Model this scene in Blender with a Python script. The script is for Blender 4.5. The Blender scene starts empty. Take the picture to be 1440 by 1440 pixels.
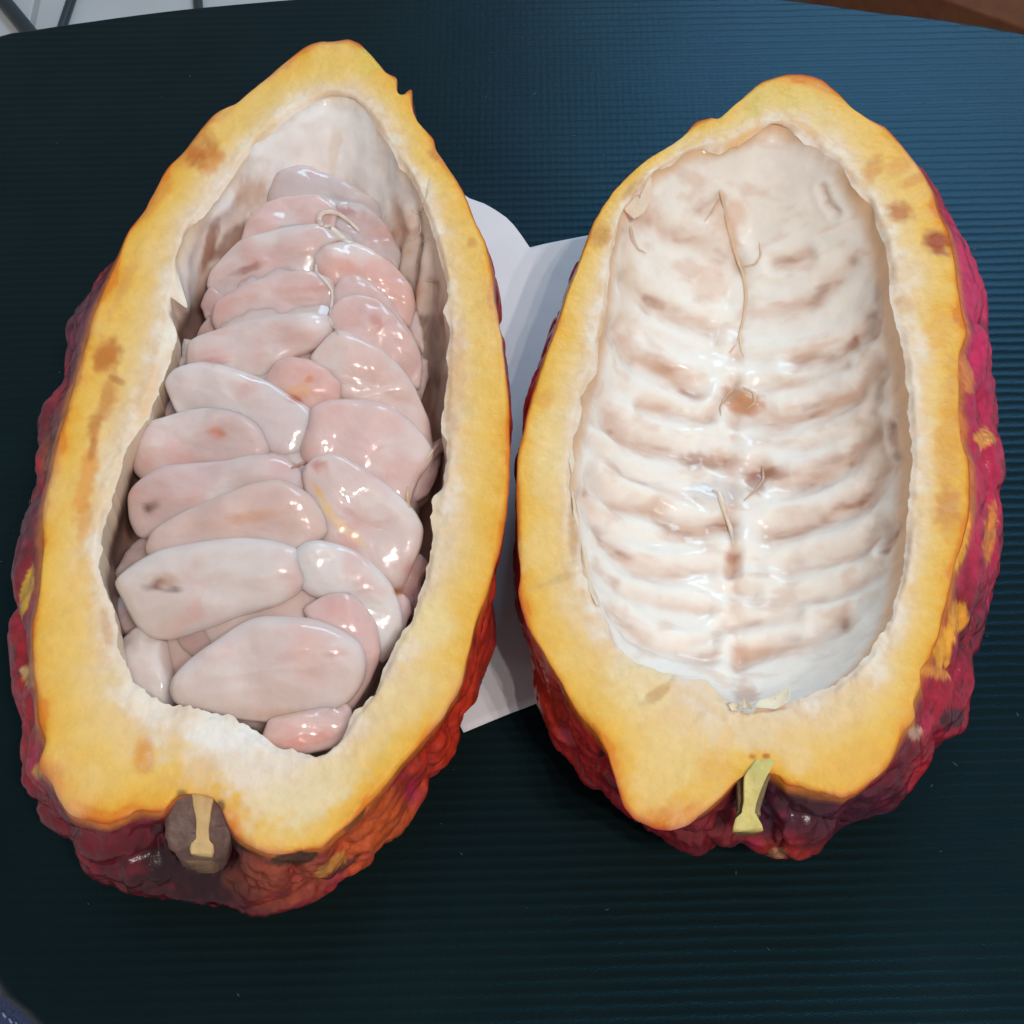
import bpy, math, random
import numpy as np
from mathutils import Vector
from mathutils.bvhtree import BVHTree

random.seed(4); np.random.seed(4)
U = 0.01                                    # the script works in centimetres
sc = bpy.context.scene
R_ = math.radians

# ------------------------------------------------------------------ camera
PITCH, FPX, DIST, ZR = R_(62), 2000.0, 31.0, 5.0      # view pitch, focal length in photo pixels, distance, height of the cut faces
FWD = np.array([0, math.cos(PITCH), -math.sin(PITCH)]); UPV = np.array([0, math.sin(PITCH), math.cos(PITCH)])
RGT = np.array([1.0, 0, 0]); CAM = np.array([0, 0, ZR]) - DIST * FWD
cd = bpy.data.cameras.new('camera'); cam = bpy.data.objects.new('camera', cd); sc.collection.objects.link(cam)
cam.location = Vector(CAM * U); cam.rotation_euler = (math.pi / 2 - PITCH, 0, 0)
cd.sensor_width = 36; cd.lens = 36 * FPX / 1440; cd.clip_start = 0.005; cd.clip_end = 20
sc.camera = cam

# ------------------------------------------------------------------ light
w = bpy.data.worlds.new('World'); sc.world = w; w.use_nodes = True
bg = w.node_tree.nodes['Background']; bg.inputs[0].default_value = (0.93, 0.96, 1.0, 1); bg.inputs[1].default_value = 0.30
def lamp(name, kind, loc, power, col, size, aim=(0, 0, 3), sy=None):
    l = bpy.data.lights.new(name, kind); o = bpy.data.objects.new(name, l); sc.collection.objects.link(o)
    o.location = Vector(loc) * U; l.energy = power; l.color = col
    if kind == 'AREA':
        l.shape = 'RECTANGLE' if sy else 'SQUARE'; l.size = size * U
        if sy: l.size_y = sy * U
        o.rotation_euler = (Vector(aim) - Vector(loc)).to_track_quat('-Z', 'Y').to_euler()
    else:
        l.shadow_soft_size = size * U
    return o
for i, (dx, dy) in enumerate([(-16, 0), (-6, 9), (6, 9), (16, 0), (0, -10)]):      # five bulbs of the ceiling fitting
    lamp('ceiling_bulb', 'POINT', (42 + dx, -62 + dy, 150), 11.8, (1.0, 0.945, 0.88), 1.4)
lamp('window', 'AREA', (52, 130, 120), 14.0, (0.45, 0.76, 1.0), 74, (6, 6, 2), 42)
sc.view_settings.view_transform = 'Standard'; sc.view_settings.look = 'None'
sc.view_settings.exposure = 0; sc.view_settings.gamma = 1; sc.view_settings.use_curve_mapping = False
sc.cycles.max_bounces = 8; sc.cycles.use_denoising = True

# ------------------------------------------------------------------ helpers
def rays(px):
    px = np.asarray(px, float).reshape(-1, 2)
    return FWD + np.outer((px[:, 0] - 720) / FPX, RGT) - np.outer((px[:, 1] - 720) / FPX, UPV)
def unproj(px, z):                          # traced photo points laid onto the level z
    d = rays(px); t = (np.asarray(z, float) - CAM[2]) / d[:, 2]
    return CAM + d * t[:, None]
def proj(P):
    q = np.asarray(P) - CAM; k = q @ FWD
    return np.stack([720 + FPX * (q @ RGT) / k, 720 - FPX * (q @ UPV) / k], -1)
def lin(c):
    c = np.asarray(c, float) / 255.0
    return np.where(c <= 0.04045, c / 12.92, ((c + 0.055) / 1.055) ** 2.4)
_perm = np.random.RandomState(7).permutation(256); _perm = np.concatenate([_perm, _perm, _perm])
_grad = np.random.RandomState(8).normal(size=(256, 3)); _grad /= np.linalg.norm(_grad, axis=1)[:, None]
def noise(P, s=1.0, seed=0):
    P = np.asarray(P, float) * s + seed * 17.31
    sh = P.shape[:-1]; P = P.reshape(-1, 3); i = np.floor(P).astype(int); f = P - i; i &= 255
    u = f * f * f * (f * (f * 6 - 15) + 10); out = 0
    for a in (0, 1):
        for b in (0, 1):
            for c in (0, 1):
                h = _perm[_perm[_perm[(i[:, 0] + a) & 255] + ((i[:, 1] + b) & 255)] + ((i[:, 2] + c) & 255)]
                g = (_grad[h] * (f - np.array([a, b, c]))).sum(1)
                wt = (u[:, 0] if a else 1 - u[:, 0]) * (u[:, 1] if b else 1 - u[:, 1]) * (u[:, 2] if c else 1 - u[:, 2])
                out = out + g * wt
    return (out * 1.6).reshape(sh)
def fbm(P, s=1.0, o=4, seed=0):
    r = 0; a = 1.0; n = 0
    for k in range(o):
        r = r + a * noise(P, s * 2 ** k, seed + k); n += a; a *= 0.5
    return r / n
def sstep(a, b, x):
    t = np.clip((x - a) / (b - a), 0, 1); return t * t * (3 - 2 * t)
def mixc(c, k, t):
    return c + (np.asarray(k) - c) * np.asarray(t)[..., None]
def grid_normals(P, wrap=True):
    du = np.roll(P, -1, 1) - np.roll(P, 1, 1) if wrap else np.gradient(P, axis=1)
    dv = np.gradient(P, axis=0); n = np.cross(du, dv)
    return n / np.maximum(np.linalg.norm(n, axis=-1), 1e-9)[..., None]
def link(name, V, F, mat, parent=None, col=None, smooth=True):
    me = bpy.data.meshes.new(name); me.from_pydata((np.asarray(V) * U).tolist(), [], F); me.update()
    if smooth: me.shade_smooth()
    if col is not None:
        a = me.color_attributes.new('Col', 'FLOAT_COLOR', 'POINT')
        c = np.ones((len(V), 4), np.float32); c[:, :3] = np.clip(col, 0, 1); a.data.foreach_set('color', c.ravel())
    o = bpy.data.objects.new(name, me); sc.collection.objects.link(o); me.materials.append(mat)
    if parent is not None:
        o.parent = parent; o.matrix_parent_inverse = parent.matrix_basis.inverted()
    return o
def quads(m, n, wrap=True, flip=False):
    F = []
    for i in range(m - 1):
        for j in range(n if wrap else n - 1):
            k = (j + 1) % n
            q = (i * n + j, i * n + k, (i + 1) * n + k, (i + 1) * n + j)
            F.append(q[::-1] if flip else q)
    return F
def empty(name, loc, label, cat, group=None):
    o = bpy.data.objects.new(name, None); sc.collection.objects.link(o); o.location = Vector(loc) * U
    o.empty_display_size = 0.01; tag(o, label, cat, group); return o
def tag(o, label=None, cat=None, group=None, kind=None):
    for k, v in (('label', label), ('category', cat), ('group', group), ('kind', kind)):
        if v: o[k] = v
def blobs(col, Q, P, lst, seed=3, e0=0.45, e1=1.25):
    """pigment stains: (x, y, rx, ry, angle, colour, strength) traced on the photograph, kept on the surface"""
    wob = 0.55 * fbm(P, 1.6, 3, seed) + 0.25 * noise(P, 6, seed + 9)
    for (x, y, rx, ry, an, c, st) in lst:
        dx, dy = Q[:, 0] - x, Q[:, 1] - y
        near = (abs(dx) < 3 * max(rx, ry)) & (abs(dy) < 3 * max(rx, ry))
        ca, sa = math.cos(R_(an)), math.sin(R_(an))
        u, v = (dx * ca + dy * sa) / rx, (-dx * sa + dy * ca) / ry
        q = np.sqrt(u * u + v * v) + wob
        col = mixc(col, lin(c), st * (1 - sstep(e0, e1, q)) * near)
    return col
def polydist(Q, pl):
    best = np.full(len(Q), 1e9)
    for (a, b) in zip(pl[:-1], pl[1:]):
        a, b = np.array(a, float), np.array(b, float); d = b - a
        t = np.clip(((Q - a) @ d) / (d @ d), 0, 1)
        best = np.minimum(best, np.linalg.norm(Q - a - t[:, None] * d, axis=1))
    return best

# ------------------------------------------------------------------ materials
def material(name, base=None, rough=0.5, sss=0.0, rad=(1, .5, .3), srad=0.3, coat=0.0, bump=(), var=0.0, varscale=300, spec=0.5, metal=0.0, sheen=0.0):
    m = bpy.data.materials.new(name); m.use_nodes = True; nt = m.node_tree; p = nt.nodes['Principled BSDF']; L = nt.links
    if base is None:
        a = nt.nodes.new('ShaderNodeAttribute'); a.attribute_name = 'Col'; src = a.outputs['Color']
    else:
        a = nt.nodes.new('ShaderNodeRGB'); a.outputs[0].default_value = (*base, 1); src = a.outputs[0]
    tc = nt.nodes.new('ShaderNodeTexCoord')
    if var:
        n = nt.nodes.new('ShaderNodeTexNoise'); n.inputs['Scale'].default_value = varscale; n.inputs['Detail'].default_value = 5
        L.new(tc.outputs['Object'], n.inputs['Vector'])
        mr = nt.nodes.new('ShaderNodeMapRange'); mr.inputs['From Min'].default_value = 0.25; mr.inputs['From Max'].default_value = 0.75
        mr.inputs['To Min'].default_value = 1 - var; mr.inputs['To Max'].default_value = 1 + var * 0.6
        L.new(n.outputs['Fac'], mr.inputs['Value'])
        mx = nt.nodes.new('ShaderNodeVectorMath'); mx.operation = 'SCALE'
        L.new(src, mx.inputs[0]); L.new(mr.outputs['Result'], mx.inputs['Scale']); src = mx.outputs[0]
    L.new(src, p.inputs['Base Color'])
    p.inputs['Roughness'].default_value = rough; p.inputs['Metallic'].default_value = metal
    p.inputs['Specular IOR Level'].default_value = spec
    p.inputs['Subsurface Weight'].default_value = sss; p.inputs['Subsurface Radius'].default_value = rad
    p.inputs['Subsurface Scale'].default_value = srad * U
    p.inputs['Coat Weight'].default_value = coat; p.inputs['Coat Roughness'].default_value = 0.035
    p.inputs['Sheen Weight'].default_value = sheen
    prev = None
    for (scale, strength, dist) in bump:
        n = nt.nodes.new('ShaderNodeTexNoise'); n.inputs['Scale'].default_value = scale; n.inputs['Detail'].default_value = 4
        L.new(tc.outputs['Object'], n.inputs['Vector'])
        b = nt.nodes.new('ShaderNodeBump'); b.inputs['Strength'].default_value = strength; b.inputs['Distance'].default_value = dist * U
        L.new(n.outputs['Fac'], b.inputs['Height'])
        if prev: L.new(prev.outputs[0], b.inputs['Normal'])
        prev = b
    if prev: L.new(prev.outputs[0], p.inputs['Normal'])
    return m
M_skin = material('pod_skin', rough=0.30, sss=0.06, srad=0.15, bump=((180, 0.8, 0.10), (700, 0.5, 0.03)), var=0.28, varscale=500, spec=0.5)
M_flesh = material('pod_flesh', rough=0.38, sss=0.2, rad=(1, .55, .2), srad=0.25, bump=((160, 0.5, 0.07), (600, 0.7, 0.045)), var=0.05, varscale=420, spec=0.16)
M_lining = material('pod_lining', rough=0.45, sss=0.4, rad=(1, .7, .55), srad=0.4, coat=0.36, bump=((120, 0.35, 0.06), (400, 0.4, 0.035)), var=0.05, varscale=200, spec=0.2)
M_seed = material('seed_pulp', rough=0.45, sss=0.6, rad=(1, .66, .56), srad=0.7, coat=0.55, bump=((120, 0.55, 0.08), (300, 0.5, 0.045)), var=0.04, varscale=150, spec=0.2)
M_fibre = material('fibre', rough=0.35, sss=0.3, rad=(1, .6, .4), srad=0.2, coat=0.2, bump=((400, 0.4, 0.03),), var=0.1, varscale=400)
M_bark = material('stem_bark', rough=0.6, bump=((300, 0.7, 0.05), (1200, 0.5, 0.02)), var=0.3, varscale=600)
M_paper = material('paper', base=(0.76, 0.72, 0.75), rough=0.75, bump=((60, 0.3, 0.08), (1500, 0.2, 0.01)), var=0.03, varscale=80)
M_denim = material('denim', base=(0.035, 0.055, 0.14), rough=0.85, bump=((1800, 0.8, 0.03),), var=0.4, varscale=1500, sheen=0.2)
M_thread = material('thread', base=(0.25, 0.35, 0.55), rough=0.7, var=0.2, varscale=2000)
M_metal = material('painted_metal', base=(0.022, 0.035, 0.045), rough=0.4, var=0.15, varscale=200)
M_wood = material('brown_wood', base=(0.14, 0.052, 0.026), spec=0.1, rough=0.8, bump=((90, 0.3, 0.05),), var=0.25, varscale=120)
M_wood2 = material('dark_wood', base=(0.085, 0.05, 0.034), spec=0.1, rough=0.8, bump=((90, 0.3, 0.05),), var=0.25, varscale=120)
M_gap = material('gap_shade', base=(0.012, 0.013, 0.011), rough=0.6, var=0.2, varscale=150)
M_tile = material('floor_tile', base=(0.52, 0.52, 0.53), rough=0.5, var=0.06, varscale=20)
M_grout = material('floor_grout', base=(0.35, 0.35, 0.36), rough=0.8, var=0.1, varscale=60)
def vinyl():
    m = material('ribbed_vinyl', base=(0.0068, 0.0122, 0.0118), rough=0.30, var=0.12, varscale=40, spec=0.22)
    nt = m.node_tree; L = nt.links; p = nt.nodes['Principled BSDF']; p.inputs['Specular Tint'].default_value = (0.05, 0.52, 0.95, 1)
    tc = nt.nodes.new('ShaderNodeTexCoord')
    n = nt.nodes.new('ShaderNodeTexNoise'); n.inputs['Scale'].default_value = 2600; n.inputs['Detail'].default_value = 2
    L.new(tc.outputs['Object'], n.inputs['Vector'])
    wv = nt.nodes.new('ShaderNodeTexWave'); wv.wave_type = 'BANDS'; wv.bands_direction = 'X'
    wv.inputs['Scale'].default_value = 150; wv.inputs['Distortion'].default_value = 3.0; wv.inputs['Detail Scale'].default_value = 2
    L.new(tc.outputs['Object'], wv.inputs['Vector'])
    b1 = nt.nodes.new('ShaderNodeBump'); b1.inputs['Strength'].default_value = 0.3; b1.inputs['Distance'].default_value = 0.018 * U
    L.new(n.outputs['Fac'], b1.inputs['Height'])
    b2 = nt.nodes.new('ShaderNodeBump'); b2.inputs['Strength'].default_value = 0.05; b2.inputs['Distance'].default_value = 0.02 * U
    L.new(wv.outputs['Fac'], b2.inputs['Height']); L.new(b1.outputs[0], b2.inputs['Normal']); L.new(b2.outputs[0], p.inputs['Normal'])
    return m
M_vinyl = vinyl()

# ------------------------------------------------------------------ setting: floor, ribbed table top
FZ = -45.0
def box(name, x0, x1, y0, y1, z0, z1, mat, parent=None, bev=0.0):
    V = [(x, y, z) for z in (z0, z1) for y in (y0, y1) for x in (x0, x1)]
    o = link(name, V, [(0, 2, 3, 1), (4, 5, 7, 6), (0, 1, 5, 4), (2, 6, 7, 3), (0, 4, 6, 2), (1, 3, 7, 5)], mat, parent, smooth=False)
    if bev:
        b = o.modifiers.new('bevel', 'BEVEL'); b.width = bev * U; b.segments = 3
    return o
floor = box('floor', -140, 140, -60, 160, FZ - 2, FZ - 0.15, M_grout); tag(floor, kind='structure')
tile_me = None
for i in range(-3, 3):
    for j in range(-1, 4):
        x0, y0 = i * 45 + 9, j * 45 - 4
        if tile_me is None:
            t = box('tile', 0, 44.6, 0, 44.6, -0.8, 0, M_tile, floor, 0.12); tile_me = t.data
        else:
            t = bpy.data.objects.new('tile', tile_me); sc.collection.objects.link(t); t.parent = floor
            b = t.modifiers.new('bevel', 'BEVEL'); b.width = 0.12 * U; b.segments = 2
        t.location = (x0 * U, y0 * U, FZ * U)

edge = unproj([(-90, 140), (-60, 62), (0, 46), (28, 42), (92, 32), (180, 20), (267, 10), (367, 1), (550, -14), (750, -20), (950, -14), (1090, -3),
               (1150, 3), (1240, 16), (1340, 27), (1440, 44), (1530, 62), (1590, 140), (1620, 700), (1600, 1380), (1500, 1540), (1200, 1590),
               (300, 1570), (120, 1495), (44, 1440), (28, 1423), (0, 1401), (-50, 1330), (-90, 1200), (-110, 500)], 0.0)[:, :2]
ys = np.arange(edge[:, 1].min() + 0.02, edge[:, 1].max() - 0.02, 0.025); NX = 190
def span(y):
    xs = []
    for a, b in zip(edge, np.roll(edge, -1, 0)):
        if (a[1] - y) * (b[1] - y) <= 0 and a[1] != b[1]:
            xs.append(a[0] + (b[0] - a[0]) * (y - a[1]) / (b[1] - a[1]))
    return min(xs), max(xs)
S = np.array([span(y) for y in ys]); S[:, 0] += 0; u = np.linspace(0, 1, NX)
X = S[:, :1] + (S[:, 1:] - S[:, :1]) * u; Y = np.repeat(ys[:, None], NX, 1)
P = np.stack([X, Y, 0 * X], -1)
RIB = 0.272
ph = (Y * math.cos(R_(1.5)) - X * math.sin(R_(1.5)) + 0.02 * noise(P * [3.2, .3, 1], 1.0, 5) + 0.022 * noise(P * [1, .25, 1], 6.5, 6)) / RIB
rib = (0.5 + 0.5 * np.cos(2 * math.pi * ph)) ** 1.5
dm = np.minimum(np.minimum(X - S[:, :1], S[:, 1:] - X), np.minimum(Y - ys[0], ys[-1] - Y))
P[..., 2] = -0.022 + 0.0062 * rib * sstep(0, 0.5, dm) - 0.35 * (1 - sstep(0, 0.45, dm)) ** 2 + 0.015 * noise(P, 0.35, 2)
V = P.reshape(-1, 3); F = quads(len(ys), NX, wrap=False)
m = len(ys); loop = [j for j in range(NX)] + [i * NX + NX - 1 for i in range(1, m)] + [(m - 1) * NX + j for j in range(NX - 2, -1, -1)] + [i * NX for i in range(m - 2, 0, -1)]
n0 = len(V); low = V[loop].copy(); low[:, 2] = -2.6; V = np.vstack([V, low])
F = F + [(loop[(k + 1) % len(loop)], loop[k], n0 + k, n0 + (k + 1) % len(loop)) for k in range(len(loop))] + [tuple(range(n0, n0 + len(loop)))]
table = link('table_top', V, F, M_vinyl); tag(table, kind='structure')

dv, df = [], []
for k_ in range(170):
    x, y = random.uniform(-15, 16), random.uniform(-10, 18); r = random.choice([.012, .012, .018, .025]); a_ = random.uniform(0, 3.14); l = random.choice([1, 1, 3, 5])
    o0 = len(dv); ca, sa = math.cos(a_), math.sin(a_)
    dv += [(x - r * l * ca, y - r * l * sa, -.012), (x + r * sa, y - r * ca, -.012), (x + r * l * ca, y + r * l * sa, -.012), (x - r * sa, y + r * ca, -.012), (x, y, -.012 + 1.4 * r)]
    df += [(o0, o0 + 1, o0 + 4), (o0 + 1, o0 + 2, o0 + 4), (o0 + 2, o0 + 3, o0 + 4), (o0 + 3, o0, o0 + 4), (o0 + 3, o0 + 2, o0 + 1, o0)]
dust = link('dust', dv, df, material('dust', base=(0.10, 0.12, 0.13), rough=0.9, var=0.3, varscale=400), smooth=False)
tag(dust, 'tiny pale dust specks scattered over the dark ribbed table top', 'dust', kind='stuff')

# dark rails standing on the floor behind the table top
rack = empty('metal_frame', (-30, 62, FZ), 'dark thin metal frame bars on the pale tiled floor behind the table top, upper left', 'metal frame')
def tube(name, pts, rad, mat, parent=None, n=8, col=None, flat=1.0, nrm=(0, 0, 1)):
    pts = np.asarray(pts, float); rad = np.broadcast_to(np.asarray(rad, float), (len(pts),))
    T = np.gradient(pts, axis=0); T /= np.linalg.norm(T, axis=1)[:, None]
    A = np.cross(T, np.broadcast_to(np.asarray(nrm, float), T.shape)); A /= np.maximum(np.linalg.norm(A, axis=1), 1e-6)[:, None]; B = np.cross(A, T)
    an = np.linspace(0, 2 * math.pi, n, endpoint=False)
    V = (pts[:, None] + rad[:, None, None] * (np.cos(an)[None, :, None] * A[:, None] + flat * np.sin(an)[None, :, None] * B[:, None])).reshape(-1, 3)
    F = quads(len(pts), n); k = (len(pts) - 1) * n
    F += [tuple(range(n))[::-1], tuple(range(k, k + n))]
    c = None
    if col is not None:
        c = np.broadcast_to(lin(col), (len(V), 3)) * (1 + 0.12 * noise(V, 3.0, 4))[:, None]
    return link(name, V, F, mat, parent, c)
for (a, b, r) in [((-34, -48), (62, 70), 0.55), ((130, -90), (75, 75), 0.36), ((271, -90), (283, 60), 0.36)]:
    e = unproj([a, b], FZ + r + 0.02); e = e[0] + (e[1] - e[0]) * np.linspace(-0.4, 1.15, 12)[:, None]
    tube('bar', e, r, M_metal, rack, 12)

# wooden rack at the upper right
wz = -12.0
c0 = unproj([(1330, 0)], wz)[0]
wr = empty('wooden_rack', (c0[0], c0[1], FZ), 'brown wooden boards with a dark gap behind the table top, upper right', 'wooden rack')
def board(name, pxs, z1, th, mat):
    q = unproj(pxs, z1); lo = q.copy(); lo[:, 2] = z1 - th; n = len(q)
    o = link(name, np.vstack([q, lo]), [tuple(range(n))[::-1], tuple(range(n, 2 * n))] + [(i, (i + 1) % n, n + (i + 1) % n, n + i) for i in range(n)], mat, wr, smooth=False)
    b = o.modifiers.new('bevel', 'BEVEL'); b.width = 0.12 * U; b.segments = 3
board('board', [(1330, 0), (1520, 68), (1700, -60), (1330, -160), (1100, -90)], wz, 3.0, M_wood)
board('board', [(1020, -20), (1110, 46), (1425, 46), (1272, 1), (1150, -45)], wz - 8, 3.0, M_wood2)
board('gap_shade_panel', [(1180, -90), (1200, 60), (1560, 90), (1560, -90)], wz - 14, FZ * -1 + wz - 14, M_gap)  # added near-black panel, stands in for the shade in the gap

# denim at the lower left corner, below the table edge
dq = unproj([(-60, 1380), (30, 1400), (75, 1450), (90, 1530), (-60, 1560)], -4.0)
cen = dq.mean(0); rings = []
for s_, z_ in ((1.0, -4.9), (1.02, -4.5), (0.97, -4.1), (0.8, -3.95), (0.4, -3.9), (0.02, -3.88)):
    k = np.linspace(0, len(dq), 40, endpoint=False); i0 = k.astype(int); f = (k - i0)[:, None]
    rg = dq[i0] * (1 - f) + dq[(i0 + 1) % len(dq)] * f; rg = cen + (rg - cen) * s_; rg[:, 2] = z_ + 0.1 * noise(rg, 0.9, 3); rings.append(rg)
dn = empty('denim_cloth', (cen[0], cen[1], -4.9), 'dark blue denim cloth showing past the lower left table corner', 'cloth')
link('cloth', np.vstack(rings), quads(6, 40, flip=True), M_denim, dn)
for q in [(4, 1424), (13, 1432), (22, 1437)]:
    a = unproj([q, (q[0] + 4, q[1] + 7)], -3.8)
    tube('stitch', [a[0], (a[0] + a[1]) / 2 + [0, 0, .04], a[1]], 0.03, M_thread, dn, 6)

# ------------------------------------------------------------------ paper under the pods
po = np.array([(600, 300), (640, 266), (660, 280), (680, 287), (696, 296), (712, 307), (722, 317), (734, 333), (745, 349), (765, 344), (786, 340), (808, 336), (830, 332),
               (880, 325), (880, 500), (880, 700), (870, 930), (800, 975), (755, 991), (720, 1003), (688, 1016), (652, 1031), (600, 930), (560, 700), (560, 500)], float)
k = np.linspace(0, len(po), 150, endpoint=False); i0 = k.astype(int); f = (k - i0)[:, None]
bo = po[i0] * (1 - f) + po[(i0 + 1) % len(po)] * f
B3 = unproj(bo, 0.03); cen = B3.mean(0); rings = []
for s_ in np.linspace(1, 0.02, 40):
    g = cen + (B3 - cen) * s_; g[:, 2] = 0.05 + 0.05 * (noise(g, 0.3, 3) + 0.5) + 0.02 * fbm(g, 1.1, 3, 5) + 0.05 * np.exp(-((g[:, 0] - 1.0 - 0.15 * g[:, 1]) / 0.25) ** 2) + 0.04 * np.exp(-((g[:, 1] + 1.5 + 0.2 * g[:, 0]) / 0.2) ** 2); rings.append(g)
top = np.vstack(rings); bot = top.copy(); bot[:, 2] -= 0.02; n = 150
F = quads(40, n, flip=True) + [tuple(39 * n + j for j in range(n))[::-1]] + [tuple(len(top) + i for i in q[::-1]) for q in quads(40, n, flip=True)] + [(j, (j + 1) % n, len(top) + (j + 1) % n, len(top) + j) for j in range(n)]
paper = link('paper_sheet', np.vstack([top, bot]), F, M_paper)
tag(paper, 'white paper sheet lying under and between the two cacao pod halves', 'paper')

# ------------------------------------------------------------------ pod halves
N = 900; AY = 0.55
ANG = np.linspace(-math.pi, math.pi, N, endpoint=False)
DIR = np.stack([np.cos(ANG), np.sin(ANG) / AY], -1)
def radial(pts, C, sm=1.2):
    q = pts[:, :2] - C; a = np.arctan2(q[:, 1] * AY, q[:, 0]); r = np.hypot(q[:, 0], q[:, 1] * AY)
    k = np.argsort(a); a, r = a[k], r[k]
    a = np.concatenate([a - 2 * math.pi, a, a + 2 * math.pi]); r = np.tile(r, 3)
    v = np.interp(ANG, a, r)
    g = np.exp(-0.5 * (np.arange(-8, 9) / sm) ** 2); g /= g.sum()
    return np.convolve(np.concatenate([v[-8:], v, v[:8]]), g, 'valid')
def jitter(sd, s, amp):
    return amp * fbm(np.stack([np.cos(ANG) * 3, np.sin(ANG) * 5, 0 * ANG + sd], -1), s, 3, sd)
ZS = 2.7
def pod(root, cpx, out_px, in_px, sil_px, ramp, depth, fl_blobs, ln_fn, sk_fn, seed, nx, topblend=0.62):
    C = unproj([cpx], ZR)[0, :2]
    ro = radial(unproj(out_px, ZR), C) + jitter(seed, 3.0, 0.035)
    ri = radial(unproj(in_px, ZR), C) + jitter(seed + 1, 3.0, 0.10) + jitter(seed + 4, 9.0, 0.022)
    rs = radial(unproj(sil_px, ZS), C, 2.5)
    up = sstep(topblend - 0.2, topblend + 0.35, np.sin(ANG)); rs = rs * (1 - up) + ro * 0.985 * up
    ri = np.minimum(ri, ro - 0.18)
    def soft(v, k=14.0):
        g = np.exp(-0.5 * (np.arange(-60, 61) / k) ** 2); g /= g.sum(); return np.convolve(np.concatenate([v[-60:], v, v[:60]]), g, 'valid')
    ris, ros = soft(ri), soft(ro)
    zo = ZR + jitter(seed + 2, 1.2, 0.10); zi = ZR - 0.06 + jitter(seed + 3, 2.0, 0.14)
    # skin
    notch = np.exp(-((proj(np.c_[C + DIR * ro[:, None], np.full(N, ZR)])[:, 0] - nx[0]) / nx[1]) ** 2) * (np.sin(ANG) < -0.5)
    rows = 84; G = np.zeros((rows, N, 3))
    for i, t in enumerate(np.linspace(0, 1, rows)):
        if t < 0.4:
            h = t / 0.4; r = ro + (rs - ro) * (math.sin(h * math.pi / 2) * (1 - notch) + (1 - math.cos(h * math.pi / 2)) ** 1.5 * notch); z = zo + (ZS - zo) * h
        else:
            h = (t - 0.4) / 0.6 * math.pi / 2; r = rs * max(math.cos(h), 0.004) ** 0.85; z = np.full(N, ZS - (ZS + 0.12) * math.sin(h))
        G[i, :, :2] = C + DIR * r[:, None]; G[i, :, 2] = z
    nr = grid_normals(G); sg = np.sign((nr[10, :, :2] * DIR).sum()) or 1; nr = nr * sg
    Dn = np.linspace(0, 1, rows)[:, None]; fade = sstep(0.015, 0.14, Dn)
    ax = (G[..., 0] - C[0]) / 5.2; phi = np.arctan2(ZR - G[..., 2], ax * 5.2)
    W = G * [1, 0.55, 1]
    rid = np.clip(1 - np.abs(fbm(W, 0.55, 3, seed + 5)) * 3.2, 0, 1) ** 1.6
    dsp = 0.10 * np.cos(10 * phi) * sstep(6.5, 3.0, np.abs(G[..., 1] - C[1])) + -0.30 * rid + 0.10 * fbm(W, 0.5, 2, seed + 15) - 0.055 * np.clip(1 - np.abs(fbm(G * [1, .7, 1], 1.9, 3, seed + 6)) * 3, 0, 1) ** 2 + 0.07
    G = G + nr * (dsp * fade)[..., None]; G[..., 2] = np.maximum(G[..., 2], 0.055)
    Vs = G.reshape(-1, 3); Q = proj(Vs); depthv = np.repeat(np.linspace(0, 1, rows), N)
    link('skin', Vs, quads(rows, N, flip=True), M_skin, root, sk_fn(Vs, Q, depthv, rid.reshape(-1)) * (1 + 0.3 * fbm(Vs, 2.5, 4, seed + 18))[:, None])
    # cut flesh
    rows = 34; G = np.zeros((rows, N, 3)); T = np.linspace(1, 0, rows)
    for i, t in enumerate(T):
        r = ris + (ros - ris) * t + (ri - ris) * math.exp(-t / 0.06) + (ro - ros) * math.exp(-(1 - t) / 0.06); G[i, :, :2] = C + DIR * r[:, None]; G[i, :, 2] = ZR + (zi - ZR) * sstep(0.12, 0, t) + (zo - ZR) * sstep(0.9, 1, t)
    win = (sstep(0, 0.10, T) * sstep(1, 0.93, T))[:, None]
    G[..., 2] += win * (0.05 + 0.12 * fbm(G, 0.5, 3, seed + 8) + 0.03 * fbm(G * [1, 2.2, 1], 2.2, 3, seed + 9) + (0.09 * fbm(G, 2.0, 4, seed + 14) * sstep(0.5, 0.1, T)[:, None]))
    Vf = G.reshape(-1, 3); Q = proj(Vf); t = np.repeat(T, N) + 0.30 * fbm(Vf, 0.7, 4, seed + 10) * np.repeat(win[:, 0], N); t = np.where(np.repeat(T, N) > 0.985, 1.0, np.minimum(t, 0.955 + 0.025 * np.repeat(T, N)))
    col = np.stack([np.interp(t, [k[0] for k in ramp], [lin(k[1])[c] for k in ramp]) for c in range(3)], -1)
    col = mixc(col, lin((234, 204, 144)), 0.4 * sstep(0.05, 0.5, fbm(Vf, 0.5, 3, seed + 11)))
    col = mixc(col, lin((205, 140, 70)), 0.10 * sstep(0.15, 0.55, fbm(Vf * [1, 2, 1], 1.3, 4, seed + 12)))
    col = mixc(col, lin((240, 226, 208)), 0.7 * sstep(0.45, 0.12, t) * sstep(-0.05, 0.3, fbm(Vf, 1.6, 4, seed + 16)))
    col = blobs(col, Q, Vf, fl_blobs, seed)
    col = col * (1 + 0.03 * fbm(Vf, 5.0, 3, seed + 17))[:, None] * np.array([1.05, 1.035, 1.05])
    link('flesh', Vf, quads(rows, N, flip=False), M_flesh, root, col)
    # cavity lining
    rows = 150; G = np.zeros((rows, N, 3)); tip = sstep(0.55, 1.0, np.abs(np.sin(ANG)))
    ex = (0.5 if depth < 3.5 else 0.40) + np.where(np.sin(ANG) > 0, 0.6, 0.25) * tip
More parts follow.
